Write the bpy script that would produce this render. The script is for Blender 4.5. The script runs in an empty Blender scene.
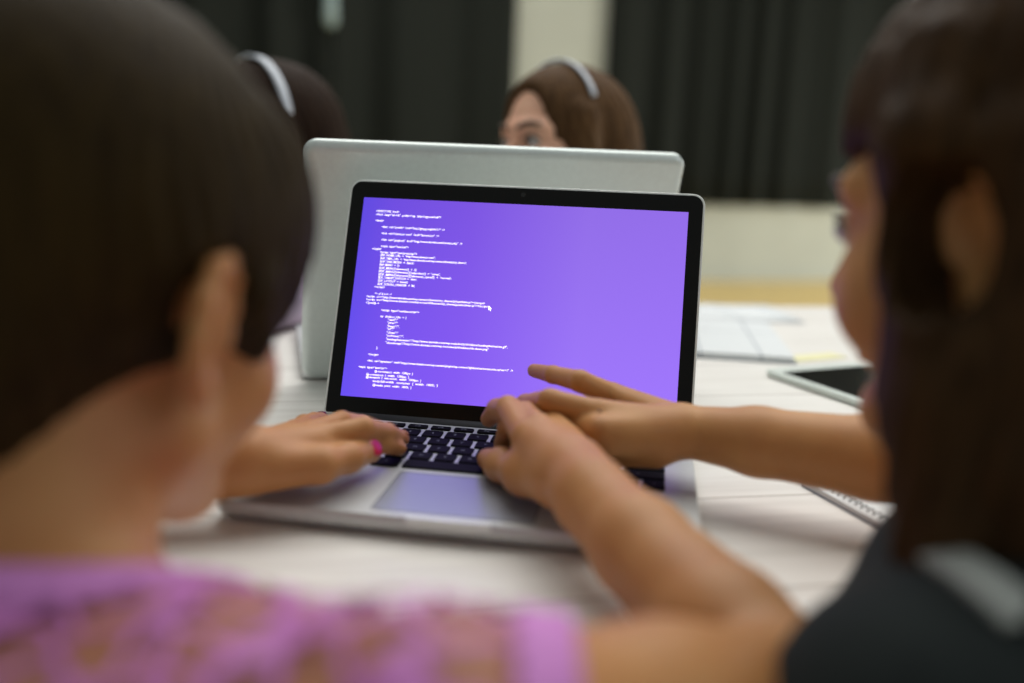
import bpy, math, random
import numpy as np
from mathutils import Vector, Matrix

random.seed(7)
C = bpy.context.scene.collection
scene = bpy.context.scene

# ------------------------------------------------------------------ camera
CAM = np.array([0.11525, -0.76563, 0.24234])
YAW, PITCH, ROLL, FPX = -0.14392, -0.19616, 0.03863, 945.6
_f = np.array([math.sin(YAW)*math.cos(PITCH), math.cos(YAW)*math.cos(PITCH), math.sin(PITCH)])
_r = np.cross(_f, [0, 0, 1]); _r /= np.linalg.norm(_r); _u = np.cross(_r, _f)
_c, _s = math.cos(ROLL), math.sin(ROLL)
CR, CU, CF = _c*_r+_s*_u, -_s*_r+_c*_u, _f
cd = bpy.data.cameras.new('camera'); cam = bpy.data.objects.new('camera', cd); C.objects.link(cam)
m = Matrix.Identity(4)
for i in range(3):
    m[i][0], m[i][1], m[i][2], m[i][3] = CR[i], CU[i], -CF[i], CAM[i]
cam.matrix_world = m
cd.sensor_width = 36.0; cd.sensor_fit = 'HORIZONTAL'; cd.lens = FPX*36/1024
cd.clip_start = 0.02; cd.clip_end = 60
cd.dof.use_dof = True; cd.dof.focus_distance = 0.80; cd.dof.aperture_fstop = 1.75
scene.camera = cam

def ray(x, y): return (x-512)/FPX*CR - (y-341.5)/FPX*CU + CF
def pd(x, y, d): return CAM + ray(x, y)*d                      # a photo point at a depth along the view axis
def pz(x, y, z):                                               # a photo point on a horizontal plane
    r = ray(x, y); return CAM + r*((z-CAM[2])/r[2])

# ------------------------------------------------------------------ light and exposure
scene.view_settings.view_transform = 'Standard'
scene.view_settings.look = 'None'
scene.view_settings.exposure = 0.0
scene.view_settings.gamma = 1.0
scene.view_settings.use_curve_mapping = False
w = bpy.data.worlds.new('world'); scene.world = w; w.use_nodes = True
bg = w.node_tree.nodes['Background']; bg.inputs[0].default_value = (0.88, 0.95, 0.92, 1); bg.inputs[1].default_value = 0.30

def area(name, loc, size, power, col, target):
    l = bpy.data.lights.new(name, 'AREA'); l.shape = 'RECTANGLE'; l.size, l.size_y = size
    l.energy = power; l.color = col
    o = bpy.data.objects.new(name, l); C.objects.link(o); o.location = loc
    d = Vector(target)-Vector(loc); o.rotation_euler = d.to_track_quat('-Z', 'Y').to_euler()
    return o
area('ceiling_light', (0.2, 1.15, 2.1), (2.8, 2.4), 68, (1.0, 0.98, 0.94), (0.1, 0.2, 0))
area('ceiling_light', (-0.2, 3.6, 2.2), (4.0, 1.6), 62, (1.0, 0.98, 0.95), (0.3, 5.0, -0.8))
area('side_fill', (4.4, 5.2, 0.4), (2.2, 1.8), 135, (1.0, 0.98, 0.92), (0.6, 6.6, -0.6))  # added side fill that brightens the lower back wall and floor
area('side_fill', (2.8, -0.6, 1.3), (1.6, 1.6), 9, (0.92, 0.97, 1.0), (0.1, 0.0, 0.1))  # weak cool fill from the unseen right side, aimed at the front laptop

# ------------------------------------------------------------------ materials
def lin(c):
    return tuple((v/255/12.92 if v/255 <= .04045 else ((v/255+.055)/1.055)**2.4) for v in c)+(1,)

class NT:
    def __init__(s, name):
        s.m = bpy.data.materials.new(name); s.m.use_nodes = True
        s.t = s.m.node_tree; s.b = s.t.nodes['Principled BSDF']; s.out = s.t.nodes['Material Output']
    def n(s, typ, **kw):
        nd = s.t.nodes.new(typ)
        for k, v in kw.items(): setattr(nd, k, v)
        return nd
    def l(s, a, b): s.t.links.new(a, b)
    def coord(s, scale=(1, 1, 1), rot=(0, 0, 0)):
        tc = s.n('ShaderNodeTexCoord'); mp = s.n('ShaderNodeMapping')
        mp.inputs['Scale'].default_value = scale; mp.inputs['Rotation'].default_value = rot
        s.l(tc.outputs['Object'], mp.inputs['Vector']); return mp.outputs['Vector']
    def noise(s, vec, scale, detail=3, rough=.55):
        nz = s.n('ShaderNodeTexNoise'); nz.inputs['Scale'].default_value = scale
        nz.inputs['Detail'].default_value = detail; nz.inputs['Roughness'].default_value = rough
        s.l(vec, nz.inputs['Vector']); return nz.outputs['Fac']
    def ramp(s, fac, stops):
        r = s.n('ShaderNodeValToRGB'); e = r.color_ramp.elements
        e[0].position, e[0].color = stops[0]; e[1].position, e[1].color = stops[-1]
        for p_, c_ in stops[1:-1]:
            x = e.new(p_); x.color = c_
        s.l(fac, r.inputs['Fac']); return r.outputs['Color']
    def bump(s, h, strength, dist):
        b = s.n('ShaderNodeBump'); b.inputs['Strength'].default_value = strength; b.inputs['Distance'].default_value = dist
        s.l(h, b.inputs['Height']); s.l(b.outputs['Normal'], s.b.inputs['Normal'])
    def set(s, **kw):
        for k, v in kw.items(): s.b.inputs[k.replace('_', ' ')].default_value = v
        return s

def plain(name, rgb, rough=.5, metal=0, var=.08, scale=40, spec=.5):
    n = NT(name); a = lin(rgb); f = n.noise(n.coord(), scale)
    lo = tuple(v*(1-var) for v in a[:3])+(1,); hi = tuple(min(1, v*(1+var)) for v in a[:3])+(1,)
    n.l(n.ramp(f, [(.3, lo), (.7, hi)]), n.b.inputs['Base Color'])
    n.set(Roughness=rough, Metallic=metal); n.b.inputs['Specular IOR Level'].default_value = spec
    return n.m

def skin(name, rgb, red):
    n = NT(name); v = n.coord()
    f = n.noise(v, 22, 4); a, b = lin(rgb), lin(red)
    n.l(n.ramp(f, [(.3, a), (.75, b)]), n.b.inputs['Base Color'])
    n.set(Roughness=.5); n.b.inputs['Specular IOR Level'].default_value = .35
    n.b.inputs['Subsurface Weight'].default_value = .12
    n.b.inputs['Subsurface Radius'].default_value = (.010, .004, .002); n.b.inputs['Subsurface Scale'].default_value = .6
    n.bump(n.noise(v, 420, 3), .25, .0006)
    return n.m

def hair_mat(name, dark, light):
    n = NT(name); v = n.coord(scale=(150, 150, 9))
    f = n.noise(v, 1.0, 4, .65)
    n.l(n.ramp(f, [(.32, lin(dark)), (.72, lin(light))]), n.b.inputs['Base Color'])
    n.set(Roughness=.6); n.b.inputs['Specular IOR Level'].default_value = .06
    n.bump(f, .6, .002)
    return n.m

def table_mat():
    n = NT('white_washed_planks'); v = n.coord()
    sep = n.n('ShaderNodeSeparateXYZ'); n.l(v, sep.inputs[0])
    g = n.noise(n.coord(scale=(2.5, 40, 40)), 1.6, 5, .6)
    base = n.ramp(g, [(.25, lin((212, 208, 202))), (.55, lin((229, 226, 221))), (.8, lin((236, 234, 230)))])
    mth = n.n('ShaderNodeMath', operation='FRACT'); ml = n.n('ShaderNodeMath', operation='MULTIPLY'); ml.inputs[1].default_value = 1/.145
    n.l(sep.outputs['Y'], ml.inputs[0]); n.l(ml.outputs[0], mth.inputs[0])
    seam = n.ramp(mth.outputs[0], [(0, (0, 0, 0, 1)), (.012, (0, 0, 0, 1)), (.022, (1, 1, 1, 1))])
    mx = n.n('ShaderNodeMix', data_type='RGBA'); mx.inputs['A'].default_value = lin((176, 170, 162))
    n.l(seam, mx.inputs['Factor']); n.l(base, mx.inputs['B']); n.l(mx.outputs['Result'], n.b.inputs['Base Color'])
    n.set(Roughness=.42); n.bump(seam, .5, .001)
    return n.m

def floor_mat():
    n = NT('pine_floor'); g = n.noise(n.coord(scale=(1.2, 14, 1)), 2.0, 4)
    br = n.n('ShaderNodeTexBrick'); n.l(n.coord(), br.inputs['Vector'])
    br.inputs['Scale'].default_value = 1.0; br.inputs['Brick Width'].default_value = 1.6; br.inputs['Row Height'].default_value = .11
    br.inputs['Mortar Size'].default_value = .003
    br.inputs['Color1'].default_value = lin((248, 218, 142)); br.inputs['Color2'].default_value = lin((240, 208, 130)); br.inputs['Mortar'].default_value = lin((150, 118, 70))
    mx = n.n('ShaderNodeMix', data_type='RGBA', blend_type='MULTIPLY'); mx.inputs['Factor'].default_value = .35
    n.l(br.outputs['Color'], mx.inputs['A']); n.l(n.ramp(g, [(.3, (.75, .7, .6, 1)), (.7, (1, 1, 1, 1))]), mx.inputs['B'])
    n.l(mx.outputs['Result'], n.b.inputs['Base Color']); n.set(Roughness=.45)
    return n.m

def lace_mat():
    n = NT('lilac_lace'); v = n.coord()
    nz = n.n('ShaderNodeTexNoise'); nz.inputs['Scale'].default_value = 16; nz.inputs['Detail'].default_value = 2
    n.l(v, nz.inputs['Vector'])
    vo = n.n('ShaderNodeTexVoronoi', feature='DISTANCE_TO_EDGE'); vo.inputs['Scale'].default_value = 44
    mixv = n.n('ShaderNodeMix', data_type='VECTOR'); mixv.inputs['Factor'].default_value = .06
    n.l(v, mixv.inputs['A']); n.l(nz.outputs['Color'], mixv.inputs['B']); n.l(mixv.outputs['Result'], vo.inputs['Vector'])
    al = n.ramp(vo.outputs['Distance'], [(.0, (1, 1, 1, 1)), (.055, (1, 1, 1, 1)), (.115, (.1, .1, .1, 1))])
    n.l(al, n.b.inputs['Alpha'])
    f = n.noise(v, 60, 3)
    n.l(n.ramp(f, [(.3, lin((182, 100, 172))), (.7, lin((206, 130, 200)))]), n.b.inputs['Base Color'])
    n.set(Roughness=.7)
    return n.m

def screen_mat(wd, ht):
    n = NT('purple_screen_image'); v = n.coord()
    sep = n.n('ShaderNodeSeparateXYZ'); n.l(v, sep.inputs[0])
    mr = n.n('ShaderNodeMapRange'); mr.inputs['From Min'].default_value = -wd/2; mr.inputs['From Max'].default_value = wd/2
    n.l(sep.outputs['X'], mr.inputs['Value'])
    col = n.ramp(mr.outputs['Result'], [(0, lin((98, 74, 232))), (.10, lin((114, 78, 232))), (.35, lin((128, 86, 234))), (.7, lin((150, 112, 240))), (1, lin((152, 112, 242)))])
    mr2 = n.n('ShaderNodeMapRange'); mr2.inputs['From Min'].default_value = 0; mr2.inputs['From Max'].default_value = ht
    mr2.inputs['To Min'].default_value = 1.12; mr2.inputs['To Max'].default_value = .92
    n.l(sep.outputs['Y'], mr2.inputs['Value'])
    n.set(Roughness=.25); n.b.inputs['Base Color'].default_value = (.01, .01, .012, 1)
    n.b.inputs['Specular IOR Level'].default_value = .2
    n.l(col, n.b.inputs['Emission Color']); n.l(mr2.outputs['Result'], n.b.inputs['Emission Strength'])
    return n.m

def emis(name, rgb, st):
    n = NT(name); n.b.inputs['Base Color'].default_value = (.02, .02, .02, 1)
    n.b.inputs['Emission Color'].default_value = lin(rgb); n.b.inputs['Emission Strength'].default_value = st
    return n.m

def paper_mat():
    n = NT('printed_paper'); v = n.coord()
    br = n.n('ShaderNodeTexBrick'); n.l(v, br.inputs['Vector']); br.offset = 0
    br.inputs['Scale'].default_value = 1; br.inputs['Brick Width'].default_value = .075; br.inputs['Row Height'].default_value = .16
    br.inputs['Mortar Size'].default_value = .0018; br.inputs['Mortar Smooth'].default_value = .2
    br.inputs['Color1'].default_value = lin((216, 220, 222)); br.inputs['Color2'].default_value = lin((208, 213, 216)); br.inputs['Mortar'].default_value = lin((170, 176, 182))
    n.l(br.outputs['Color'], n.b.inputs['Base Color']); n.set(Roughness=.55)
    return n.m

M = {}
M['alu'] = plain('brushed_aluminium', (196, 200, 200), .40, .40, .03, 200)
M['alu_lid'] = plain('silver_lid', (206, 214, 212), .38, .45, .03, 200)
M['alu_edge'] = plain('bright_edge', (226, 231, 229), .35, .15, .03, 200)
M['bezel'] = plain('black_glass', (13, 13, 12), .22, 0, .1, 60, .2)
M['key'] = plain('black_keycap', (9, 9, 10), .6, 0, .1, 90, .06)
M['legend'] = plain('key_legend', (110, 115, 125), .6)
M['trackpad'] = plain('trackpad_glass', (162, 170, 182), .3, .45, .02, 60)
M['groove'] = plain('dark_gap', (70, 74, 78), .5)
M['rubber'] = plain('dark_rubber', (40, 42, 44), .7)
M['text'] = emis('white_code_text', (255, 248, 255), 2.0)
M['table'] = table_mat(); M['floor'] = floor_mat()
M['wall'] = plain('beige_wall_paint', (168, 172, 162), .8, 0, .04, 3)
M['curtain'] = plain('dark_green_grey_fabric', (27, 31, 28), .9, 0, .12, 120, .2)
M['table_leg'] = plain('white_table_metal', (205, 205, 202), .5)
M['paper'] = paper_mat()
M['white_paper'] = plain('white_paper', (214, 216, 216), .6, 0, .02)
M['blue_cover'] = plain('grey_blue_cover', (120, 130, 140), .5)
M['cream'] = plain('pale_yellow_paper', (226, 222, 176), .6, 0, .03)
M['tab_white'] = plain('white_plastic_frame', (214, 222, 216), .3, 0, .02)
M['tab_glass'] = plain('black_tablet_glass', (16, 15, 13), .15, 0, .1)
M['wire'] = plain('grey_wire', (120, 120, 122), .45, .3)
M['skin_a'] = skin('tan_skin', (192, 138, 86), (178, 118, 70))
M['skin_b'] = skin('brown_tan_skin', (192, 140, 86), (176, 120, 72))
M['skin_c'] = skin('fair_skin', (228, 180, 152), (216, 160, 132))
M['hair_a'] = hair_mat('dark_brown_short_hair', (35, 25, 11), (55, 43, 20))
M['hair_b'] = hair_mat('brown_straight_hair', (42, 28, 15), (72, 51, 30))
M['hair_c'] = hair_mat('chestnut_hair', (58, 40, 24), (98, 72, 46))
M['hair_d'] = hair_mat('near_black_hair', (28, 18, 12), (44, 30, 20))
M['lace'] = lace_mat()
M['lilac'] = plain('lilac_binding', (206, 132, 204), .7, 0, .06)
M['tee'] = plain('dark_teal_jersey', (26, 32, 32), .85, 0, .15, 60, .2)
M['collar'] = plain('pale_collar', (150, 154, 150), .8)
M['lav_top'] = plain('lavender_cotton', (212, 196, 220), .85)
M['grey_top'] = plain('grey_cotton', (92, 98, 96), .85)
M['nail_pink'] = plain('pink_nail_polish', (196, 40, 78), .2, 0, .05)
M['nail_dark'] = plain('dark_pink_nail_polish', (112, 40, 58), .2, 0, .05)
M['eye_white'] = plain('eye_white', (176, 168, 162), .15, 0, .02)
M['iris'] = plain('dark_iris', (44, 40, 36), .1)
M['brow'] = plain('brow_hair', (62, 44, 30), .7)
M['band'] = plain('white_satin', (190, 196, 206), .35, 0, .03)
M['mole'] = plain('brown_mole', (110, 66, 40), .6)

# ------------------------------------------------------------------ mesh helpers
class MB:
    def __init__(s): s.v = []; s.f = []; s.mi = []
    def add(s, vs, fs, mi=0):
        o = len(s.v); s.v += [tuple(map(float, v)) for v in vs]; s.f += [tuple(i+o for i in f) for f in fs]; s.mi += [mi]*len(fs)
    def box(s, lo, hi, mi=0):
        x0, y0, z0 = lo; x1, y1, z1 = hi
        s.add([(x0,y0,z0),(x1,y0,z0),(x1,y1,z0),(x0,y1,z0),(x0,y0,z1),(x1,y0,z1),(x1,y1,z1),(x0,y1,z1)],
              [(0,3,2,1),(4,5,6,7),(0,1,5,4),(1,2,6,5),(2,3,7,6),(3,0,4,7)], mi)
    def rings(s, rings, mi=0, cap=True, closed=True):
        n = len(rings[0]); vs = [p for r in rings for p in r]; fs = []
        for i in range(len(rings)-1):
            for j in range(n if closed else n-1):
                k = (j+1) % n; fs.append((i*n+j, i*n+k, (i+1)*n+k, (i+1)*n+j))
        if cap: fs.append(tuple(range(n))[::-1]); fs.append(tuple(range((len(rings)-1)*n, len(rings)*n)))
        s.add(vs, fs, mi)
    def rrect(s, cx, cy, hx, hy, r, zs, mi=0, seg=6, low=None):
        # rounded rectangle prism; zs = [(z, inset)...]
        R_ = []
        for z, ins in zs:
            ring = []
            for q, (sx, sy) in enumerate([(1, 1), (-1, 1), (-1, -1), (1, -1)]):
                r_ = r if (low is None or sy > 0) else low
                rr = max(r_-ins, 1e-5)
                for k in range(seg+1):
                    a = math.pi/2*(q+k/seg)
                    ring.append((cx+sx*(hx-r_)+rr*math.cos(a), cy+sy*(hy-r_)+rr*math.sin(a), z))
            R_.append(ring)
        s.rings(R_, mi)
    def tube(s, pts, rad, n=8, mi=0, cap=True):
        pts = [Vector(p) for p in pts]; rads = rad if isinstance(rad, (list, tuple)) else [rad]*len(pts)
        R_ = []; up = Vector((0, 0, 1)); prev = None
        for i, p in enumerate(pts):
            t = (pts[min(i+1, len(pts)-1)]-pts[max(i-1, 0)]).normalized()
            a = prev if prev is not None else (up if abs(t.z) < .9 else Vector((1, 0, 0)))
            a = (a-t*a.dot(t)).normalized(); prev = a; b = t.cross(a)
            R_.append([p+(a*math.cos(2*math.pi*k/n)+b*math.sin(2*math.pi*k/n))*rads[i] for k in range(n)])
        s.rings(R_, mi, cap)
    def ell(s, c, r, rot=None, nu=20, nv=12, mi=0):
        vs = []; fs = []; rot = rot if rot is not None else np.eye(3)
        for i in range(nv+1):
            th = math.pi*i/nv
            for j in range(nu):
                ph = 2*math.pi*j/nu
                vs.append(np.array(c)+rot@np.array([r[0]*math.sin(th)*math.cos(ph), r[1]*math.sin(th)*math.sin(ph), r[2]*math.cos(th)]))
        for i in range(nv):
            for j in range(nu):
                fs.append((i*nu+j, (i+1)*nu+j, (i+1)*nu+(j+1) % nu, i*nu+(j+1) % nu))
        s.add(vs, fs, mi)
    def build(s, name, mats, parent=None, smooth=False, bevel=0):
        me = bpy.data.meshes.new(name); me.from_pydata(s.v, [], s.f)
        for mt in (mats if isinstance(mats, list) else [mats]): me.materials.append(mt)
        for p, i in zip(me.polygons, s.mi): p.material_index = i; p.use_smooth = smooth
        me.validate(); me.update()
        o = bpy.data.objects.new(name, me); C.objects.link(o)
        if parent: o.parent = parent
        if bevel:
            b = o.modifiers.new('bevel', 'BEVEL'); b.width = bevel; b.segments = 2; b.limit_method = 'ANGLE'
        return o

def tag(o, label=None, cat=None, group=None, kind=None):
    if label: o['label'] = label
    if cat: o['category'] = cat
    if group: o['group'] = group
    if kind: o['kind'] = kind
    return o
def empty(name, loc=(0, 0, 0), rot=(0, 0, 0)):
    o = bpy.data.objects.new(name, None); C.objects.link(o); o.location = loc; o.rotation_euler = rot; o.empty_display_size = .05
    return o
def rz(a): return np.array([[math.cos(a), -math.sin(a), 0], [math.sin(a), math.cos(a), 0], [0, 0, 1]])

# ------------------------------------------------------------------ the room
FLOOR = -0.72
mb = MB(); mb.box((-6, -2.2, FLOOR-.1), (7, 11, FLOOR)); tag(mb.build('floor', M['floor']), kind='structure')
WA = math.radians(25)
wo = pz(770, 281, FLOOR); WX = np.array([math.cos(WA), math.sin(WA), 0]); WN = np.array([-math.sin(WA), math.cos(WA), 0])
mb = MB(); mb.box((-6.5, 0, FLOOR), (4.5, .12, 2.4)); o = mb.build('wall_back', M['wall']); o.location = (wo[0], wo[1], 0); o.rotation_euler = (0, 0, WA); tag(o, kind='structure')
mb = MB(); mb.box((-6.5, -.018, FLOOR), (4.5, 0, FLOOR+.07)); o = mb.build('baseboard_back', M['wall'], bevel=.004); o.location = (wo[0], wo[1], 0); o.rotation_euler = (0, 0, WA); tag(o, kind='structure')

def wall_u(px, py=150):                                         # distance along the back wall of a photo column
    r = ray(px, py); t = ((wo-CAM)@WN)/(r@WN); return (CAM+r*t-wo)@WX
HEM = (CAM+ray(770, 206)*(((wo-CAM)@WN)/(ray(770, 206)@WN)))[2]
def curtain(u0, u1, label, seed, pitch=.26):
    rnd = random.Random(seed); root = empty('curtain', (wo[0], wo[1], HEM), (0, 0, WA))
    root.location = tuple(np.array([wo[0], wo[1], HEM]) + WX*(u0+u1)/2 - WN*.09)
    n = int((u1-u0)/.02); ph = rnd.random()*6; prof = []
    p_ = ph
    for i in range(n+1):
        u = u0+(u1-u0)*i/n; p_ += 2*math.pi*(.02/pitch)*(1+.45*math.sin(u*2.3+seed))
        prof.append((u-(u0+u1)/2, .065*math.sin(p_)+.014*math.sin(2.3*p_+1)))
    H = 2.25-HEM; rings = []
    for k in range(9):
        z = H*k/8; sc = 1-.35*k/8
        fr = [(x, y*sc, z) for x, y in prof]; bk = [(x, y*sc+.004, z) for x, y in prof[::-1]]
        rings.append(fr+bk)
    mb = MB(); mb.rings(rings); o = mb.build('fabric_panel', M['curtain'], root, smooth=True)
    mb = MB(); hemr = [[(x, y-.003+dy, z) for x, y in prof]+[(x, y+.007-dy, z) for x, y in prof[::-1]] for z, dy in ((0.0, 0), (.05, 0))]
    mb.rings(hemr); mb.build('hem', M['curtain'], root, smooth=True)
    return tag(root, label, 'curtain', 'dark curtains along the back wall')
uA, uB, uC, uD = wall_u(508), wall_u(598), wall_u(330), wall_u(897)
curtain(wall_u(-60), uC-.01, 'dark grey-green curtain at far left, behind the short-haired child', 3, .42)
curtain(uC, uA, 'dark grey-green curtain directly left of the bare pale wall strip', 5, .40)
curtain(uB, uD, 'wide dark grey-green curtain right of the bare pale wall strip', 9, .36)
# made-up pendant on a cord, standing for a pale spot between the left curtains
pw = pd(331, -30, 6.3); root = empty('pale_pendant', tuple(pw))
mb = MB(); mb.tube([(0, 0, .62), (0, 0, .02)], .006); mb.build('cord', M['collar'], root, True)
zb = (pd(331, 26, 6.3)-pw)[2]
mb = MB(); mb.tube([(0, 0, .03), (0, 0, 0), (0, 0, zb*.45), (0, 0, zb*.9), (0, 0, zb)], [.012, .030, .042, .046, .026], 14)
mb.build('pendant_body', plain('pale_blue_grey_plastic', (136, 156, 158), .5), root, True)
tag(root, 'pale blue-grey pendant shape between the two left curtains', 'curtain pull')

# ------------------------------------------------------------------ table
TA = math.radians(20)
tx = np.array([math.cos(TA), math.sin(TA), 0]); tn = np.array([-math.sin(TA), math.cos(TA), 0])
near = -0.345; far = tn@np.array(pz(770, 306, 0))
table = empty('table', (0, 0, FLOOR), (0, 0, TA))
mb = MB(); mb.rrect(.0, (near+far)/2, 1.15, (far-near)/2, .03, [(.69, 0), (.694, -.0), (.716, 0), (.72, .003)])
mb.build('tabletop', M['table'], table)
mb = MB(); mb.box((-1.02, near+.12, .62), (1.02, near+.14, .69)); mb.box((-1.02, far-.14, .62), (1.02, far-.12, .69))
mb.box((-1.02, near+.14, .62), (-1.0, far-.14, .69)); mb.box((1.0, near+.14, .62), (1.02, far-.14, .69)); mb.build('apron', M['table_leg'], table)
for sx in (-1, 1):
    for yy in (near+.13, far-.13):
        mb = MB(); mb.tube([(sx*1.01, yy, .002), (sx*1.01, yy, .69)], .025, 12); mb.build('leg', M['table_leg'], table, True)
tag(table, 'large white table of pale washed wooden planks under the laptops', 'table')

# ------------------------------------------------------------------ front laptop
LID_A = .36307; HY, HZ = -.008, .0155; S0 = .0169; LIDH = .2123; SW, SH = .2865, .179
lap = empty('laptop', (0, 0, 0))
tag(lap, 'open silver laptop with purple code screen in the middle of the table', 'laptop')
mb = MB(); mb.rrect(0, -.1095, .157, .1095, .0115, [(.0018, .0075), (.0035, .003), (.0065, .0005), (.0095, 0), (.0148, 0), (.0155, .0007)], seg=8)
base = mb.build('base', M['alu'], lap, True); 
for p in base.data.polygons:
    if abs(p.normal.z) > .99: p.use_smooth = False
for sx in (-1, 1):
    for yy in (-.025, -.195):
        mb = MB(); mb.tube([(sx*.135, yy, .0), (sx*.135, yy, .0022)], .006, 14); mb.build('rubber_foot', M['rubber'], lap, True)
# front notch
mb = MB(); mb.rrect(0, -.2180, .0275, .0022, .0018, [(.0105, 0), (.0157, 0)]); mb.build('opening_notch', M['alu_edge'], lap)
# trackpad
mb = MB(); mb.rrect(0, -.1735, .0525, .0370, .003, [(.0152, 0), (.01562, 0)]); tp = mb.build('trackpad', M['trackpad'], lap)
mb = MB()
for (a, b) in (((-.0530, -.2110), (-.0522, -.1362)), ((.0522, -.2110), (.0530, -.1362)), ((-.053, -.2110), (.053, -.2103)), ((-.053, -.1370), (.053, -.1363))):
    mb.box((a[0], a[1], .0153), (b[0], b[1], .01572))
mb.build('trackpad_gap', M['groove'], tp)

def text_mesh(txt, size, extrude=0.0):
    cu = bpy.data.curves.new('t', 'FONT'); cu.body = txt; cu.size = size; cu.extrude = extrude; cu.resolution_u = 2; cu.offset = size*.005
    ob = bpy.data.objects.new('t', cu); C.objects.link(ob)
    dg = bpy.context.evaluated_depsgraph_get(); ev = ob.evaluated_get(dg); me = ev.to_mesh()
    vs = [tuple(v.co) for v in me.vertices]; fs = [tuple(p.vertices) for p in me.polygons]
    ev.to_mesh_clear(); bpy.data.objects.remove(ob); bpy.data.curves.remove(cu)
    return vs, fs
glyphs = {}
def glyph(ch):
    if ch not in glyphs: glyphs[ch] = text_mesh(ch, .0048)
    return glyphs[ch]
KW, KB = .273, -.131
rows = []
U = .01905
rows.append((-.0255, .0085, [('esc', 1.0)] + [('F%d' % i, 1.0) for i in range(1, 13)] + [('', 1.0)]))
rows.append((-.0430, .0160, [(c, 1) for c in '`1234567890-='] + [('delete', 1.5)]))
rows.append((-.0620, .0160, [('tab', 1.5)] + [(c, 1) for c in 'QWERTYUIOP[]'] + [('\\', 1)]))
rows.append((-.0810, .0160, [('caps', 1.75)] + [(c, 1) for c in "ASDFGHJKL;'"] + [('return', 1.75)]))
rows.append((-.1000, .0160, [('shift', 2.25)] + [(c, 1) for c in 'ZXCVBNM,./'] + [('shift', 2.25)]))
rows.append((-.1200, .0170, [('fn', 1), ('ctrl', 1), ('alt', 1), ('cmd', 1.25), ('', 5), ('cmd', 1.25), ('alt', 1), ('<', 1), ('^', 1), ('>', 1)]))
for yc, kh, keys in rows:
    tot = sum(k[1] for k in keys); x = -KW/2; unit = KW/tot
    for ch, kw in keys:
        wdt = kw*unit; cx = x+wdt/2; x += wdt
        mb = MB(); mb.rrect(cx, yc, wdt/2-.0016, kh/2, .0016, [(.0150, 0), (.0168, 0.0001), (.0171, .0005)], seg=3)
        if ch:
            vs, fs = glyph(ch[0] if len(ch) > 2 else ch)
            if vs:
                ax = np.array(vs); c_ = (ax.max(0)+ax.min(0))/2
                mb.add([(cx+v[0]-c_[0], yc+v[1]-c_[1], .01716) for v in vs], fs, 1)
        mb.build('key', [M['key'], M['legend']], lap)
# hinge and lid
mb = MB(); mb.tube([(-.1325, HY, HZ-.002), (.1325, HY, HZ-.002)], .0058, 16); mb.build('hinge', M['rubber'], lap, True)
def on_lid(o):
    o.location = (0, HY, HZ); o.rotation_euler = (math.pi/2-LID_A, 0, 0)
# lid frame: x right, y up along the lid, z towards the viewer
mb = MB(); mb.rrect(0, LIDH/2+.0003, .157, LIDH/2, .0105, [(-.0055, .0022), (-.0046, .0005), (-.0030, 0), (-.0003, 0), (.0002, .0004)], seg=8, low=.0035)
lidp = mb.build('lid', M['alu_edge'], lap); on_lid(lidp)
mb = MB(); mb.rrect(0, LIDH/2+.0003, .1553, LIDH/2-.0017, .0090, [(.0, 0), (.0006, .0002)], seg=8, low=.002); bz = mb.build('screen_bezel', M['bezel'], lap); on_lid(bz)
mb = MB(); mb.add([(-SW/2, 0, 0), (SW/2, 0, 0), (SW/2, SH, 0), (-SW/2, SH, 0)], [(0, 1, 2, 3)])
disp = mb.build('display', screen_mat(SW, SH), lap); disp.rotation_euler = (math.pi/2-LID_A, 0, 0)
tl = np.array([0, math.sin(LID_A), math.cos(LID_A)]); nl = np.array([0, -math.cos(LID_A), math.sin(LID_A)])
disp.location = tuple(np.array([0, HY, HZ])+tl*S0+nl*.0008)
mb = MB(); mb.tube([(0, LIDH-.0075, .0004), (0, LIDH-.0075, .0008)], .0022, 14); cmr = mb.build('webcam', M['tab_glass'], lap); on_lid(cmr)
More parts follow.
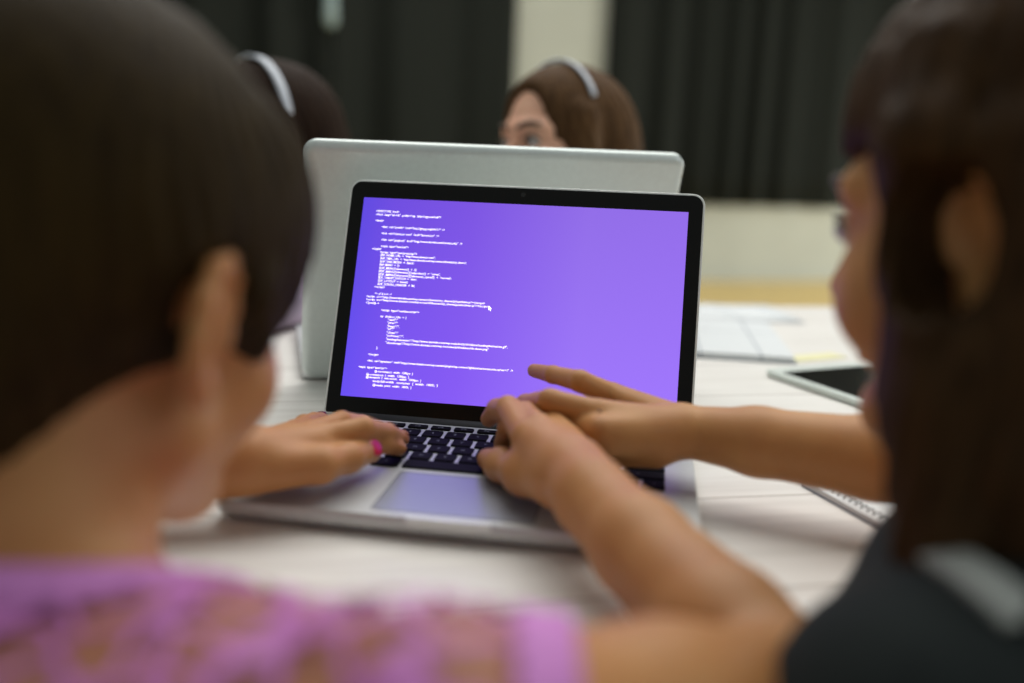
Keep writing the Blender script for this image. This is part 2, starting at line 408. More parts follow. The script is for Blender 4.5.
code = [(-130.8,166.8,21.4,'<!DOCTYPE html>'),(-130.4,163.7,59.5,'<html lang="en-US" prefix="og: http://ogp.me/ns#">'),(-130.4,158.1,7.6,'<head>'),
(-123.8,152.5,57.2,'<link rel="profile" href="http://gmpg.org/xfn/11" />'),(-123.4,146.6,52.0,'<link rel="shortcut icon" href="favicon.ico" />'),
(-123.1,140.7,73.4,'<link rel="pingback" href="http://www.domain.com/xmlrpc.php" />'),(-122.7,134.9,25.2,'<style type="text/css">'),(-130.3,132.1,8.5,'</style>'),
(-122.7,129.4,33.4,'<script type="text/javascript">'),(-122.1,126.7,49.5,"EDF_HOME_URL = 'http://www.domain.com/';"),(-121.7,123.7,77.2,"EDF_TMPL_URL = 'http://www.domain.com/wp-content/themes/my_theme';"),
(-121.7,120.8,30.9,"EDF_THIS_MODE = 'blank';"),(-121.7,117.9,17.8,'EDF_MENU = {};'),(-121.7,114.9,33.9,"EDF_MENU['elements'] = {};"),
(-121.7,112.0,54.9,"EDF_MENU['elements']['attendees'] = 'some';"),(-121.7,109.1,65.3,"EDF_MENU['elements']['elements_speed'] = 'normal';"),
(-121.7,106.3,34.8,"EDF_TABLET_SWITCH = 'blue';"),(-121.6,103.4,26.9,'EDF_LAYOUT = boxed;'),(-121.6,100.5,33.5,'EDF_SCROLL_HEADER = 80;'),(-124.2,97.8,9.5,'</script>'),
(-123.2,91.9,15.3,'<!-- gif & is nt -->'),(-130.4,88.9,105.7,'<script src="http://www.domain.com/wp-content/themes/my_theme/js/html5shiv.js"></script>'),
(-130.4,86.2,109.5,'<script src="http://www.domain.com/wp-content/themes/my_theme/js/selectivizr.js"></script>'),(-130.3,83.2,12.0,'<![endif]-->'),
(-115.8,77.4,34.0,'<script type="text/javascript">'),(-116.1,71.8,23.5,'var thickbox_l10n = {'),(-108.7,69.2,8.6,'"next":"'),(-108.8,66.5,8.8,'"prev":"'),
(-108.8,63.5,11.0,'"image":"",'),(-109.0,61.0,6.7,'"of":"'),(-108.6,57.9,10.2,'"close":"'),(-108.6,55.1,15.6,'"noiframes":"",'),
(-108.6,52.0,107.0,'"loadingAnimation":"http://www.domain.com/wp-includes/js/thickbox/loadingAnimation.gif",'),
(-108.6,48.9,90.8,'"closeImage":"http://www.domain.com/wp-includes/js/thickbox/tb-close.png"'),(-116.3,43.7,1.1,'}'),(-122.7,37.7,9.2,'</script>'),
(-123.0,32.1,127.9,'<link rel="stylesheet" href="https://www.domain.com/wp-content/plugins/wp-content-lightbox/css/screen.min.css?ver=1" />'),
(-130.1,26.3,25.3,'<style type="text/css">'),(-115.5,23.3,34.1,'@-ms-viewport width: 1200px; }'),(-122.6,20.2,38.1,'@-o-viewport { width: 1200px; }'),
(-122.6,17.8,49.0,'@viewport { min-zoom: width: 1200px; }'),(-115.9,14.7,57.3,'body.full-width .container { width: 100%; }'),(-115.9,11.3,34.5,'@media print width: 100%; }')]
mb = MB()
for u, v, wd, t in code:
    vs, fs = text_mesh(t.replace(' ', '  '), .0036)
    a = np.array(vs); s_ = wd/1000/max(1e-6, a[:, 0].max()-a[:, 0].min()); x0 = a[:, 0].min()
    mb.add([((p[0]-x0)*s_+u/1000, p[1]*.74+v/1000-.0009, .00025) for p in vs], fs)
mb.build('code_text', M['text'], disp)
ax, ay = -.0212, .0872
mb = MB(); arrow = [(0, 0), (0, -.0042), (.0010, -.0033), (.0017, -.0048), (.0024, -.0045), (.0018, -.0030), (.0031, -.0030)]
mb.add([(ax+x, ay+y, .0003) for x, y in arrow], [tuple(range(7))[::-1]]); mb.build('mouse_pointer', M['text'], disp)

# ------------------------------------------------------------------ back laptop (seen from behind)
BW, BH, BYAW, BT = .380, .253, .395, .290
bl = empty('laptop', (-.237, .150, 0), (0, 0, BYAW))
tag(bl, 'larger silver laptop seen from behind, standing back to back with the purple screen', 'laptop')
mb = MB(); mb.rrect(BW/2, .004+.126, BW/2, .126, .012, [(.0015, .006), (.004, .001), (.013, 0), (.0145, .001)], seg=8); mb.build('base', M['alu'], bl)
for sx in (.03, BW-.03):
    for yy in (.03, .23):
        mb = MB(); mb.tube([(sx, yy, 0), (sx, yy, .002)], .007, 12); mb.build('rubber_foot', M['rubber'], bl, True)
mb = MB(); mb.rrect(BW/2, .17, BW/2-.035, .052, .004, [(.0140, 0), (.0152, .0005)]); mb.build('keyboard', M['key'], bl)
mb = MB(); mb.tube([(.03, .010, .012), (BW-.03, .010, .012)], .006, 14); mb.build('hinge', M['rubber'], bl, True)
mb = MB(); mb.rrect(BW/2, BH/2, BW/2, BH/2, .014, [(-.0085, .010), (-.0080, .006), (-.0066, .0025), (-.0045, .0005), (-.003, 0), (0, 0)], seg=10)
l2 = mb.build('lid', M['alu_lid'], bl, True); l2.location = (0, .002, .007); l2.rotation_euler = (math.pi/2+BT, 0, 0)
for p in l2.data.polygons:
    if len(p.vertices) > 4: p.use_smooth = False
# the lid's outer shell faces the viewer: flip so the rounded side looks towards -y
for v in l2.data.vertices: v.co.z = -v.co.z
l2.data.flip_normals()
mb = MB(); mb.rrect(BW/2, BH/2, BW/2-.003, BH/2-.003, .011, [(-.0008, 0), (-.0002, 0)], seg=8); b2 = mb.build('screen_bezel', M['bezel'], bl); b2.location = (0, .002, .007); b2.rotation_euler = (math.pi/2+BT, 0, 0)

# ------------------------------------------------------------------ papers, tablet, notebooks
def flat_quad(a, b, c):   # frame from three photo points on the table: origin a, x towards b, y side of c
    ex = b-a; ex[2] = 0; L = np.linalg.norm(ex); ex /= L; ey = np.array([-ex[1], ex[0], 0]); h = (c-a)@ey
    return a, math.atan2(ex[1], ex[0]), L, h
a, yw, L, h = flat_quad(pz(640, 350, .006), pz(798, 360, .006), pz(790, 325, .006))
nb = empty('workbook', (a[0], a[1], 0), (0, 0, yw))
tag(nb, 'open white workbook with ruled boxes lying right of the laptops', 'book')
mb = MB(); mb.rrect(L/2, h/2, L/2, h/2, .003, [(0, 0), (.0012, 0)]); mb.build('cover', M['blue_cover'], nb)
mb = MB(); mb.rrect(L/2, h/2, L/2-.003, h/2-.002, .003, [(.0012, 0), (.0085, .0006)]); mb.build('page_block', M['paper'], nb)
a, yw, L, h = flat_quad(pz(650, 319.5, .001), pz(806, 323, .001), pz(800, 306.5, .001))
mb = MB(); rg = []
for i in range(13):
    x = L*i/12; z = .0004+.0012*math.sin(i*.7)**2
    rg.append([(x, 0, z), (x, h, z+.0004), (x, h, z+.0009), (x, 0, z+.0005)])
mb.rings(rg); o = mb.build('paper_sheet', M['paper'], None, True); o.location = (a[0], a[1], .0); o.rotation_euler = (0, 0, yw)
tag(o, 'white printed sheet at the far table edge beyond the workbook', 'paper')
a = pz(797, 361, .001); b = pz(846, 357, .001); yw = math.atan2(b[1]-a[1], b[0]-a[0]); L = np.linalg.norm(b-a)
mb = MB(); mb.rrect(L/2, .012, L/2, .014, .001, [(0, 0), (.0015, 0)]); o = mb.build('sticky_note_pad', M['cream']); o.location = (a[0], a[1], .0002); o.rotation_euler = (0, 0, yw)
tag(o, 'thin pale yellow paper strip between the workbook and the tablet', 'paper')
# tablet
a = pz(763, 370.5, .006); b = pz(884, 411, .006); c = pz(852, 358, .006)
yw = math.atan2(b[1]-a[1], b[0]-a[0])
tb = empty('tablet', (a[0], a[1], 0), (0, 0, yw)); ca = rz(-yw)@(c-a)
tw, th = .240, .170
tag(tb, 'white-framed tablet with dark blank screen at the right of the table', 'tablet')
mb = MB(); mb.rrect(tw/2, th/2, tw/2, th/2, .010, [(0, .004), (.002, .0008), (.0055, 0), (.0072, 0), (.0078, .0006)], seg=6); mb.build('body', M['tab_white'], tb)
mb = MB(); mb.rrect(tw/2, th/2, tw/2-.021, th/2-.0105, .001, [(.0076, 0), (.0081, 0)]); mb.build('screen', M['tab_glass'], tb)
mb = MB(); mb.tube([(tw-.0105, th/2, .0077), (tw-.0105, th/2, .0082)], .006, 18); mb.build('home_button', M['groove'], tb)
# spiral notebook under the arm at the right
a = pz(800, 480.5, .004); b = pz(884, 527, .004); yw = math.atan2(b[1]-a[1], b[0]-a[0])
sn = empty('spiral_notebook', (a[0], a[1], 0), (0, 0, yw))
tag(sn, 'spiral-bound white notebook lying under the long-haired child\'s forearm', 'notebook')
L = .16
mb = MB(); mb.rrect(L/2, .055, L/2, .055, .003, [(0, 0), (.0012, 0)]); mb.build('cover', M['blue_cover'], sn)
mb = MB(); mb.rrect(L/2, .055, L/2-.001, .054, .003, [(.0012, 0), (.0050, 0)]); mb.build('page_block', M['white_paper'], sn)
mb = MB()
for i in range(24):
    x = .006+i*(L-.012)/23
    mb.tube([(x, .0085+.0034*math.cos(t), .0040+.0030*math.sin(t)) for t in np.linspace(-.4, math.pi+.4, 9)], .0006, 5)
mb.build('wire_coil', M['wire'], sn, True)

# ------------------------------------------------------------------ sculpting: smooth unions of tapered limbs meshed by surface nets
class Sculpt:
    def __init__(s): s.p = []; s.X = np.eye(3); s.o = np.zeros(3); s.sc = 1.0
    def frame(s, R_=None, o=None, sc=1.0):
        s.X = np.eye(3) if R_ is None else R_; s.o = np.zeros(3) if o is None else np.array(o); s.sc = sc
    def w(s, p): return s.o + s.X@(np.array(p, float)*s.sc)
    def cone(s, a, b, ra, rb=None, k=.006, sub=False, t=''):
        rb = ra if rb is None else rb
        a, b = s.w(a), s.w(b); ra, rb = ra*s.sc, rb*s.sc
        s.p.append(('c', (a, b, ra, rb), k, sub, (a+b)/2, np.linalg.norm(b-a)/2+max(ra, rb), t))
    def chain(s, pts, rads, k=.006, sub=False, t=''):
        for i in range(len(pts)-1): s.cone(pts[i], pts[i+1], rads[i], rads[i+1], k, sub, t)
    def ell(s, c, r, k=.01, sub=False, rot=None, t=''):
        c = s.w(c); R_ = s.X if rot is None else s.X@rot; r = np.array(r)*s.sc
        s.p.append(('e', (c, R_, r), k, sub, c, r.max(), t))
    @staticmethod
    def one(pr, P):
        if pr[0] == 'c':
            a, b, ra, rb = pr[1]; ab = b-a; L2 = max(ab@ab, 1e-12)
            t = np.clip(((P-a)@ab)/L2, 0, 1); q = P-a-t[:, None]*ab
            return np.sqrt((q*q).sum(1))-(ra+(rb-ra)*t)
        c, R_, r = pr[1]; q = (P-c)@R_
        k0 = np.sqrt(((q/r)**2).sum(1)); k1 = np.sqrt(((q/r**2)**2).sum(1))
        return np.where(k0 < 1e-6, -r.min(), k0*(k0-1)/np.maximum(k1, 1e-9))
    def ev(s, P, prims=None, cen=None, rad=None):
        d = np.full(len(P), 1.0)
        for pr in (prims if prims is not None else s.p):
            if cen is not None and np.linalg.norm(cen-pr[4]) > rad+pr[5]+.03: continue
            e = s.one(pr, P); k = pr[2]
            if pr[3]:
                h_ = np.maximum(k-np.abs(d+e), 0)/k if k > 0 else 0
                d = np.maximum(d, -e)+h_*h_*k/4
            else:
                h_ = np.maximum(k-np.abs(d-e), 0)/k
                d = np.minimum(d, e)-h_*h_*k/4
        return d

def surface(fn, lo, hi, h):
    """fn(points, centre, radius) -> signed distance; sparse evaluation on 8-cell blocks, then surface nets"""
    lo = np.array(lo, float); B = 8
    nb_ = np.ceil((np.array(hi)-lo)/(h*B)).astype(int); n = nb_*B+1
    D = np.full(n, 1.0, np.float32)
    rad = h*B*math.sqrt(3)/2
    g = np.stack(np.meshgrid(*[np.arange(k) for k in nb_], indexing='ij'), -1).reshape(-1, 3)
    cen = lo+(g+.5)*h*B
    dc = np.concatenate([fn(c_, None, None) for c_ in np.array_split(cen, max(1, len(cen)//40000))])
    off = np.stack(np.meshgrid(*[np.arange(B+1)]*3, indexing='ij'), -1).reshape(-1, 3)
    inside = dc < -rad*1.6
    for b_ in g[inside]: D[b_[0]*B:b_[0]*B+B+1, b_[1]*B:b_[1]*B+B+1, b_[2]*B:b_[2]*B+B+1] = -1
    for b_, c_ in zip(g[np.abs(dc) <= rad*1.6], cen[np.abs(dc) <= rad*1.6]):
        v = fn(lo+(b_*B+off)*h, c_, rad).reshape(B+1, B+1, B+1)
        D[b_[0]*B:b_[0]*B+B+1, b_[1]*B:b_[1]*B+B+1, b_[2]*B:b_[2]*B+B+1] = v
    S = D < 0
    cnt = np.zeros(n-1, np.int8)
    cs = [(i, j, k) for i in (0, 1) for j in (0, 1) for k in (0, 1)]
    sl = lambda t: tuple(slice(t[a], n[a]-1+t[a]) for a in range(3))
    for t in cs: cnt += S[sl(t)]
    act = np.argwhere((cnt > 0) & (cnt < 8))
    vals = np.stack([D[act[:, 0]+t[0], act[:, 1]+t[1], act[:, 2]+t[2]] for t in cs], 1)
    acc = np.zeros((len(act), 3)); num = np.zeros(len(act))
    for i in range(8):
        for j in range(i+1, 8):
            df = np.array(cs[j])-np.array(cs[i])
            if np.abs(df).sum() != 1: continue
            a, b = vals[:, i], vals[:, j]; cr = (a < 0) != (b < 0)
            t = np.where(cr, a/np.where(cr, a-b, 1), 0)
            acc += np.where(cr[:, None], np.array(cs[i])+t[:, None]*df, 0); num += cr
    V = lo+(act+acc/num[:, None])*h
    m_ = n-1; key = (act[:, 0]*m_[1]+act[:, 1])*m_[2]+act[:, 2]
    look = lambda c_: np.searchsorted(key, (c_[:, 0]*m_[1]+c_[:, 1])*m_[2]+c_[:, 2])
    F = []
    for ax in range(3):
        t0 = [slice(None)]*3; t1 = [slice(None)]*3; t0[ax] = slice(0, -1); t1[ax] = slice(1, None)
        A = S[tuple(t0)]; Bn = S[tuple(t1)]
        e = np.argwhere(A != Bn); u, w_ = (ax+1) % 3, (ax+2) % 3
        ok = (e[:, u] > 0) & (e[:, w_] > 0) & (e[:, u] < m_[u]) & (e[:, w_] < m_[w_]); e = e[ok]
        sgn = A[e[:, 0], e[:, 1], e[:, 2]]
        q = []
        for du, dw in ((-1, -1), (0, -1), (0, 0), (-1, 0)):
            c_ = e.copy(); c_[:, u] += du; c_[:, w_] += dw; q.append(look(c_))
        q = np.stack(q, 1); q[~sgn] = q[~sgn][:, ::-1]
        F.append(q)
    return V, np.concatenate(F)

def mesh_np(name, V, F, mat, parent=None, origin=(0, 0, 0)):
    me = bpy.data.meshes.new(name); V = V-np.array(origin)
    me.vertices.add(len(V)); me.vertices.foreach_set('co', V.astype(np.float32).ravel())
    me.loops.add(F.size); me.loops.foreach_set('vertex_index', F.astype(np.int32).ravel())
    me.polygons.add(len(F)); me.polygons.foreach_set('loop_start', np.arange(0, F.size, 4, dtype=np.int32))
    me.polygons.foreach_set('loop_total', np.full(len(F), 4, np.int32))
    me.polygons.foreach_set('use_smooth', np.ones(len(F), bool))
    me.update(calc_edges=True); me.validate(); me.materials.append(mat)
    o = bpy.data.objects.new(name, me); C.objects.link(o)
    if parent is not None:
        o.parent = parent; o.matrix_parent_inverse = Matrix.Identity(4)
        o.location = tuple(np.array(origin)-np.array(parent.location))
    else: o.location = tuple(origin)
    return o

def bounds(prims, pad=.02):
    lo = np.min([p[4]-p[5] for p in prims if not p[3]], 0)-pad; hi = np.max([p[4]+p[5] for p in prims if not p[3]], 0)+pad
    return lo, hi

def head_rot(az, pitch, roll=0):
    """columns: right, forward, up of a head looking along azimuth az (from +y towards +x), pitch up positive"""
    f = np.array([math.sin(az)*math.cos(pitch), math.cos(az)*math.cos(pitch), math.sin(pitch)])
    r = np.cross(f, [0, 0, 1]); r /= np.linalg.norm(r); u = np.cross(r, f)
    c, s_ = math.cos(roll), math.sin(roll)
    return np.stack([c*r+s_*u, f, -s_*r+c*u], 1)

def add_head(S, ears=True):
    S.ell((0, -.010, .045), (.071, .088, .080), .01, t='head')
    S.ell((0, .030, -.012), (.058, .055, .074), .03, t='head')
    for sx in (-1, 1):
        S.cone((sx*.048, .006, -.045), (sx*.013, .064, -.084), .019, .017, .02, t='head')
        S.ell((sx*.036, .052, -.026), (.026, .028, .028), .02, t='head')
        S.cone((sx*.012, .080, .031), (sx*.044, .064, .030), .009, .009, .014, t='head')
        S.ell((sx*.031, .088, .010), (.017, .013, .010), .012, sub=True, t='head')
        S.ell((sx*.030, .0705, .011), (.0130, .0120, .0120), .004, t='head')
    S.ell((0, .068, -.085), (.020, .016, .015), .016, t='head')
    S.cone((0, .082, .016), (0, .101, -.020), .0062, .0092, .010, t='head')
    for sx in (-1, 1): S.ell((sx*.0105, .092, -.022), (.0072, .009, .0062), .006, t='head')
    S.cone((-.014, .081, -.0475), (.014, .081, -.0475), .0052, .0052, .006, t='head')
    S.cone((-.012, .081, -.0555), (.012, .081, -.0555), .0060, .0060, .006, t='head')
    S.cone((-.020, .084, -.0515), (.020, .084, -.0515), .0018, .0018, .003, sub=True, t='head')
    if ears:
        for sx in (-1, 1):
            a = sx*.36; R_ = np.array([[math.cos(a), -math.sin(a), 0], [math.sin(a), math.cos(a), 0], [0, 0, 1]])
            tilt = -.18; T_ = np.array([[1, 0, 0], [0, math.cos(tilt), -math.sin(tilt)], [0, math.sin(tilt), math.cos(tilt)]])
            Q = R_@T_; c = np.array([sx*.0745, -.010, .003])
            S.ell(c, (.0045, .0175, .028), .006, rot=Q, t='ear')
            pts = [c+Q@np.array([sx*.004, y, z]) for y, z in ((.012, -.004), (.013, .012), (.009, .024), (-.002, .029), (-.012, .024), (-.0175, .010), (-.016, -.006), (-.010, -.018))]
            S.chain(pts, [.0030, .0033, .0036, .0038, .0038, .0036, .0034, .0036], .004, t='ear')
            S.ell(c+Q@np.array([sx*.002, .002, -.024]), (.0050, .0085, .0085), .006, rot=Q, t='ear')
            S.ell(c+Q@np.array([sx*.006, .002, -.004]), (.0050, .0075, .0105), .004, sub=True, rot=Q, t='ear')
            S.cone(c+Q@np.array([sx*.0045, .010, -.007]), c+Q@np.array([sx*.0045, .011, .001]), .0028, .0028, .004, t='ear')

def face_parts(root, R_, o, sc, look=(0, 1, 0), hairmat='brow'):
    W = lambda p: o+R_@(np.array(p)*sc)-np.array(root.location)
    lk = np.array(look)/np.linalg.norm(look)
    for sx in (-1, 1):
        c = np.array([sx*.031, .0735, .0105])
        mb = MB(); mb.ell(W(c), np.array([.0120, .0108, .0096])*sc, R_)
        e = mb.build('eye', M['eye_white'], root, True)
        q = W(c+lk*.0082)
        ez = R_@lk; ex = np.cross(ez, R_[:, 2]); ex /= np.linalg.norm(ex); ey = np.cross(ez, ex)
        mb = MB(); mb.ell(q, np.array([.0062, .0062, .0046])*sc, np.stack([ex, ey, ez], 1)); mb.build('iris', M['iris'], e, True)
        mb = MB(); mb.tube([W((sx*x, y, z)) for x, y, z in ((.017, .0815, .0125), (.025, .0862, .0185), (.033, .0850, .0190), (.041, .0790, .0160), (.047, .0735, .0110))], [.0008*sc, .0014*sc, .0016*sc, .0014*sc, .0007*sc], 6)
        mb.build('eyelashes', M['iris'], root, True)
        mb = MB(); mb.tube([W((sx*x, y, z)) for x, y, z in ((.011, .0895, .029), (.020, .0893, .0335), (.031, .0845, .0365), (.041, .0760, .0355), (.049, .0675, .0310))], [.0024*sc, .0036*sc, .0036*sc, .0028*sc, .0010*sc], 8)
        mb.build('eyebrow', M[hairmat], root, True)

def finger(S, pts, r0, r1, k=.0028):
    n = len(pts)-1; S.chain(pts, [r0+(r1-r0)*i/n for i in range(n+1)], k, t='hand')

def nail(root, tip, prev, dorsal, size, mat, name='fingernail', back=.55):
    tip, prev = np.array(tip), np.array(prev); d = tip-prev; d /= np.linalg.norm(d)
    dn = np.array(dorsal, float); dn -= d*(dn@d); dn /= np.linalg.norm(dn); sd = np.cross(dn, d)
    mb = MB(); mb.ell(tip+dn*size[2]-d*size[1]*back-np.array(root.location), (size[0], size[1], .0016), np.stack([sd, d, dn], 1), 16, 10)
    return mb.build(name, mat, root, True)

def resting_hand(S, wr, hd, sx):
    hd = hd/np.linalg.norm(hd); sdv = np.array([hd[1], -hd[0], 0])
    for q, ln in zip((-.024, -.008, .008, .024), (.062, .070, .066, .052)):
        kq = wr+hd*.065+sdv*q; S.cone(wr, kq, .017, .009, .012, t='hand')
        S.chain([kq, kq+hd*ln*.55+np.array([0, 0, .004]), kq+hd*ln+np.array([0, 0, -.012])], [.0085, .0075, .006], .0028, t='hand')
    S.chain([wr, wr+hd*.035-sdv*sx*.036, wr+hd*.062-sdv*sx*.042], [.015, .010, .0075], .008, t='hand')

# ================================================================== short-haired child at the left
S = Sculpt()
azL = YAW+math.radians(22); RL = head_rot(azL, math.radians(-10), math.radians(-2)); scL = 1.0
oL = pd(205, 330, .385) - RL@(np.array([.0745, -.010, .003])*scL)
nk = pd(58, 655, .378); shr = pd(438, 768, .293); shl = pd(-215, 712, .375)
mid = nk+np.array([-.01, -.055, -.075]); hip = nk+np.array([-.04, -.20, -.40])
S.frame(RL, oL, scL); add_head(S); S.frame()
nt = oL+RL@np.array([0, -.022, -.045])
S.cone(nt, nk+np.array([0, -.005, -.005]), .045, .045, .03, t='neck')
# torso
S.cone(nk+np.array([0, -.01, -.03]), shr, .042, .043, .04, t='torso'); S.cone(nk+np.array([0, -.01, -.03]), shl, .042, .043, .04, t='torso')
fw = np.array([.3, .95, 0])
for sx, q in ((-1, shl), (1, shr)):
    S.cone(mid+(q-mid)*.45, hip+np.array([.07*sx, -.01*sx, .02]), .078, .070, .05, t='torso')
S.cone(mid, hip, .088, .085, .05, t='torso')
for sx in (-1, 1):   # seated thighs and shins below the table
    hp = hip+np.array([.075*sx, -.02*sx, -.005]); kn = hp+np.array([.08+.02*sx, .27, -.01]); ft = np.array([kn[0], kn[1]-.02, FLOOR+.04])
    S.cone(hp, kn, .068, .046, .03, t='leg'); S.cone(kn, ft, .044, .028, .02, t='leg'); S.cone(ft, ft+np.array([.02, .12, -.015]), .028, .022, .02, t='leg')
# right arm: shoulder, elbow on the table, wrist, hand on the keys
elb = pd(798, 708, .395); wrR = pz(592, 497, .047)
S.chain([shr, shr*.45+elb*.55, elb], [.043, .036, .034], .02, t='torso')
S.chain([elb, elb*.72+wrR*.28, elb*.3+wrR*.7, wrR], [.031, .0315, .0265, .0222], .008, t='arm')
mc = [pz(526, 437, .058), pz(538, 428, .062), pz(553, 424, .058), pz(566, 430, .050)]
S.cone(wrR, wrR*.6+(mc[0]+mc[3])*.2, .021, .021, .010, t='hand')
for i, q in enumerate(mc): S.cone(wrR*.85+q*.15, q,   .0165, [.0098, .0100, .0094, .0084][i], .008, t='hand')
th = [pz(556, 482, .042), pz(524, 474, .036), pz(501, 465, .029), pz(488, 459, .0245)]
S.chain(th, [.016, .0125, .0100, .0080], .012, t='hand')
finger(S, [mc[0], pz(508, 408, .064), pz(497, 409, .056), pz(489, 419, .042)], .0098, .0066)
finger(S, [mc[1], pz(525, 414, .062), pz(508, 428, .044), pz(502, 445, .025)], .0098, .0066)
finger(S, [mc[2], pz(541, 418, .056), pz(530, 430, .038), pz(522, 440, .0235)], .0090, .0062)
finger(S, [mc[3], pz(556, 423, .045), pz(548, 430, .032), pz(542, 436, .0225)], .0082, .0056)
# left arm and hand, thumb towards the viewer
wrL = pz(246, 463, .042); elbL = np.array([-.335, -.290, .040])
S.chain([shl, elbL], [.042, .034], .02, t='torso')
S.chain([elbL, elbL*.6+wrL*.4, wrL], [.033, .031, .0215], .008, t='arm')
ml = [pz(316, 447, .043), pz(320, 438, .047), pz(310, 433, .044), pz(294, 431, .036)]
for i, q in enumerate(ml): S.cone(wrL*.85+q*.15, q, .0170, [.0100, .0100, .0092, .0082][i], .008, t='hand')
tl_ = [pz(278, 467, .039), pz(320, 465, .0385), pz(348, 458, .0365), pz(370, 450.5, .033)]
S.chain(tl_, [.0150, .0118, .0098, .0086], .006, t='hand')
finger(S, [ml[0], pz(356, 437, .042), pz(384, 444, .032), pz(399, 448.5, .0245)], .0090, .0058)
mL = [ml[1], pz(364, 428.5, .050), pz(387, 432.5, .039), pz(402, 439, .0265)]; finger(S, mL, .0094, .0058)
finger(S, [ml[2], pz(342, 422, .046), pz(362, 424, .033), pz(376, 429, .0235)], .0088, .0060)
pk = [ml[3], pz(304, 424, .036), pz(314, 420.5, .030), pz(322, 418.5, .0245)]; finger(S, pk, .0078, .0056)
lo, hi = bounds(S.p); bodyA = S
V, F = surface(lambda P, c, r: bodyA.ev(P, None, c, r), lo, hi, .0021)
rootA = mesh_np('person', V, F, M['skin_a'], None, (hip[0], hip[1], FLOOR))
tag(rootA, 'child with short brown hair and lilac lace top typing, seen from behind at left', 'person')
nail(rootA, tl_[3], tl_[2], CAM-tl_[3]+np.array([0, 0, .05]), (.0066, .0082, .0076), M['nail_pink'], back=.55)['label'] = 'bright pink thumbnail'
nail(rootA, pk[3], pk[2], (0, -.2, 1), (.0040, .0045, .0046), M['nail_dark'])['label'] = 'dark pink little fingernail'
for q in (mL,): nail(rootA, q[3], q[2], (0.3, .2, 1), (.0045, .0050, .0052), M['skin_a'])
# short hair
H = Sculpt(); H.frame(RL, oL, scL)
H.ell((0, -.012, .052), (.082, .100, .092), .01)
H.ell((0, -.062, -.012), (.046, .044, .062), .03)
for sx in (-1, 1):
    H.ell((sx*.054, .036, .046), (.022, .044, .056), .015)
    H.cone((sx*.066, .022, .02), (sx*.064, .040, -.006), .014, .006, .01)
    H.ell((sx*.092, -.012, .000), (.030, .022, .035), .008, sub=True)
H.ell((0, .118, -.020), (.070, .050, .080), .012, sub=True)
H.frame()
def hairfn(Hs, R_, o, sc, amp, n1=46):
    def fn(P, c, r):
        d = Hs.ev(P, None, c, r)
        q = (P-o)@R_/sc
        ph = np.arctan2(q[:, 0], q[:, 1]+.01); el = np.arctan2(q[:, 2]-.05, np.hypot(q[:, 0], q[:, 1]))
        return d - amp*(np.sin(n1*ph+6*np.sin(3*el+ph*2))+.6*np.sin(2.3*n1*ph+4*el))
    return fn
lo, hi = bounds(H.p)
V, F = surface(hairfn(H, RL, oL, scL, .0007), lo, hi, .0026); mesh_np('hair', V, F, M['hair_a'], rootA, oL)
face_parts(rootA, RL, oL, scL)

def garment(body, tags, off, region, h, name, mat, root, extra=None):
    pr = [p for p in body.p if p[6] in tags]
    def fn(P, c, r):
        d = body.ev(P, pr, c, r)-off
        d = d-.0012*np.sin(P[:, 0]*70+25*P[:, 2])*np.sin(P[:, 2]*55+P[:, 1]*40)
        return np.maximum(d, region(P))
    lo, hi = bounds(pr); V, F = surface(fn, lo, hi, h)
    return mesh_np(name, V, F, mat, root, root.location)
# lace top: torso and the short right sleeve
sd = (elb-shr)/np.linalg.norm(elb-shr); sl_end = pd(572, 660, .33)
sdl = (elbL-shl)/np.linalg.norm(elbL-shl)
ndir = CU*.9+CF*.35; ndir = ndir/np.linalg.norm(ndir)
def regA(P, s0=0.0, n0=.028):
    a = (P-sl_end)@CR + s0; b = (P-shl)@sdl - .07 + s0; c = -(P[:, 2]-(hip[2]+.01)); e = (P-nk)@ndir - n0 + s0
    return np.maximum.reduce([a, b, c, e])
topA = garment(bodyA, ('torso', 'neck'), .0045, regA, .003, 'lace_top', M['lace'], rootA)
topA['label'] = 'lilac lace short-sleeved top'
def reg_neck(P):
    e = (P-nkA)@ndirA-.028
    return np.maximum(np.maximum(np.abs(e+.007)-.008, np.linalg.norm(P-nkA, axis=1)-.085), regA(P))
def reg_sleeve(P):
    a = (P-sl_end)@CR
    return np.maximum(np.maximum(a, -(a+.020)), regA(P))
nkA, ndirA = nk, ndir
garment(bodyA, ('torso', 'neck'), .0062, reg_neck, .0026, 'neckline_binding', M['lilac'], rootA)['label'] = 'plain lilac neckline edging'
garment(bodyA, ('torso',), .0062, reg_sleeve, .0026, 'sleeve_cuff', M['lilac'], rootA)['label'] = 'plain lilac sleeve edging'

# ================================================================== long-haired child at the right
S = Sculpt()
azR = YAW+math.radians(-38); RR = head_rot(azR, math.radians(-8), 0); scR = 1.0
oR = pd(980, 238, .392) - RR@(np.array([-.0745, -.010, .003])*scR)
nk = oR+RR@np.array([0, -.045, -.125]); nk[2] = max(nk[2], .055)
shc = pd(908, 742, .345); lft = np.array([-math.cos(azR), math.sin(azR), 0])
shf = nk-lft*.12+np.array([0, 0, -.045])
mid = nk+np.array([.03, -.075, -.09]); hip = nk+np.array([.12, -.22, -.40])
S.frame(RR, oR, scR); add_head(S); S.frame()
nt = oR+RR@np.array([0, -.022, -.045])
S.cone(nt, nk, .047, .049, .03, t='neck')
S.cone(nk+np.array([.01, -.01, -.05]), shc, .036, .046, .03, t='torso'); S.cone(nk+np.array([.01, -.02, -.03]), shf, .044, .043, .04, t='torso')
for sx, q in ((-1, shc), (1, shf)): S.cone(mid+(q-mid)*.45, hip-lft*.07*sx+np.array([0, 0, .02]), .075, .070, .05, t='torso')
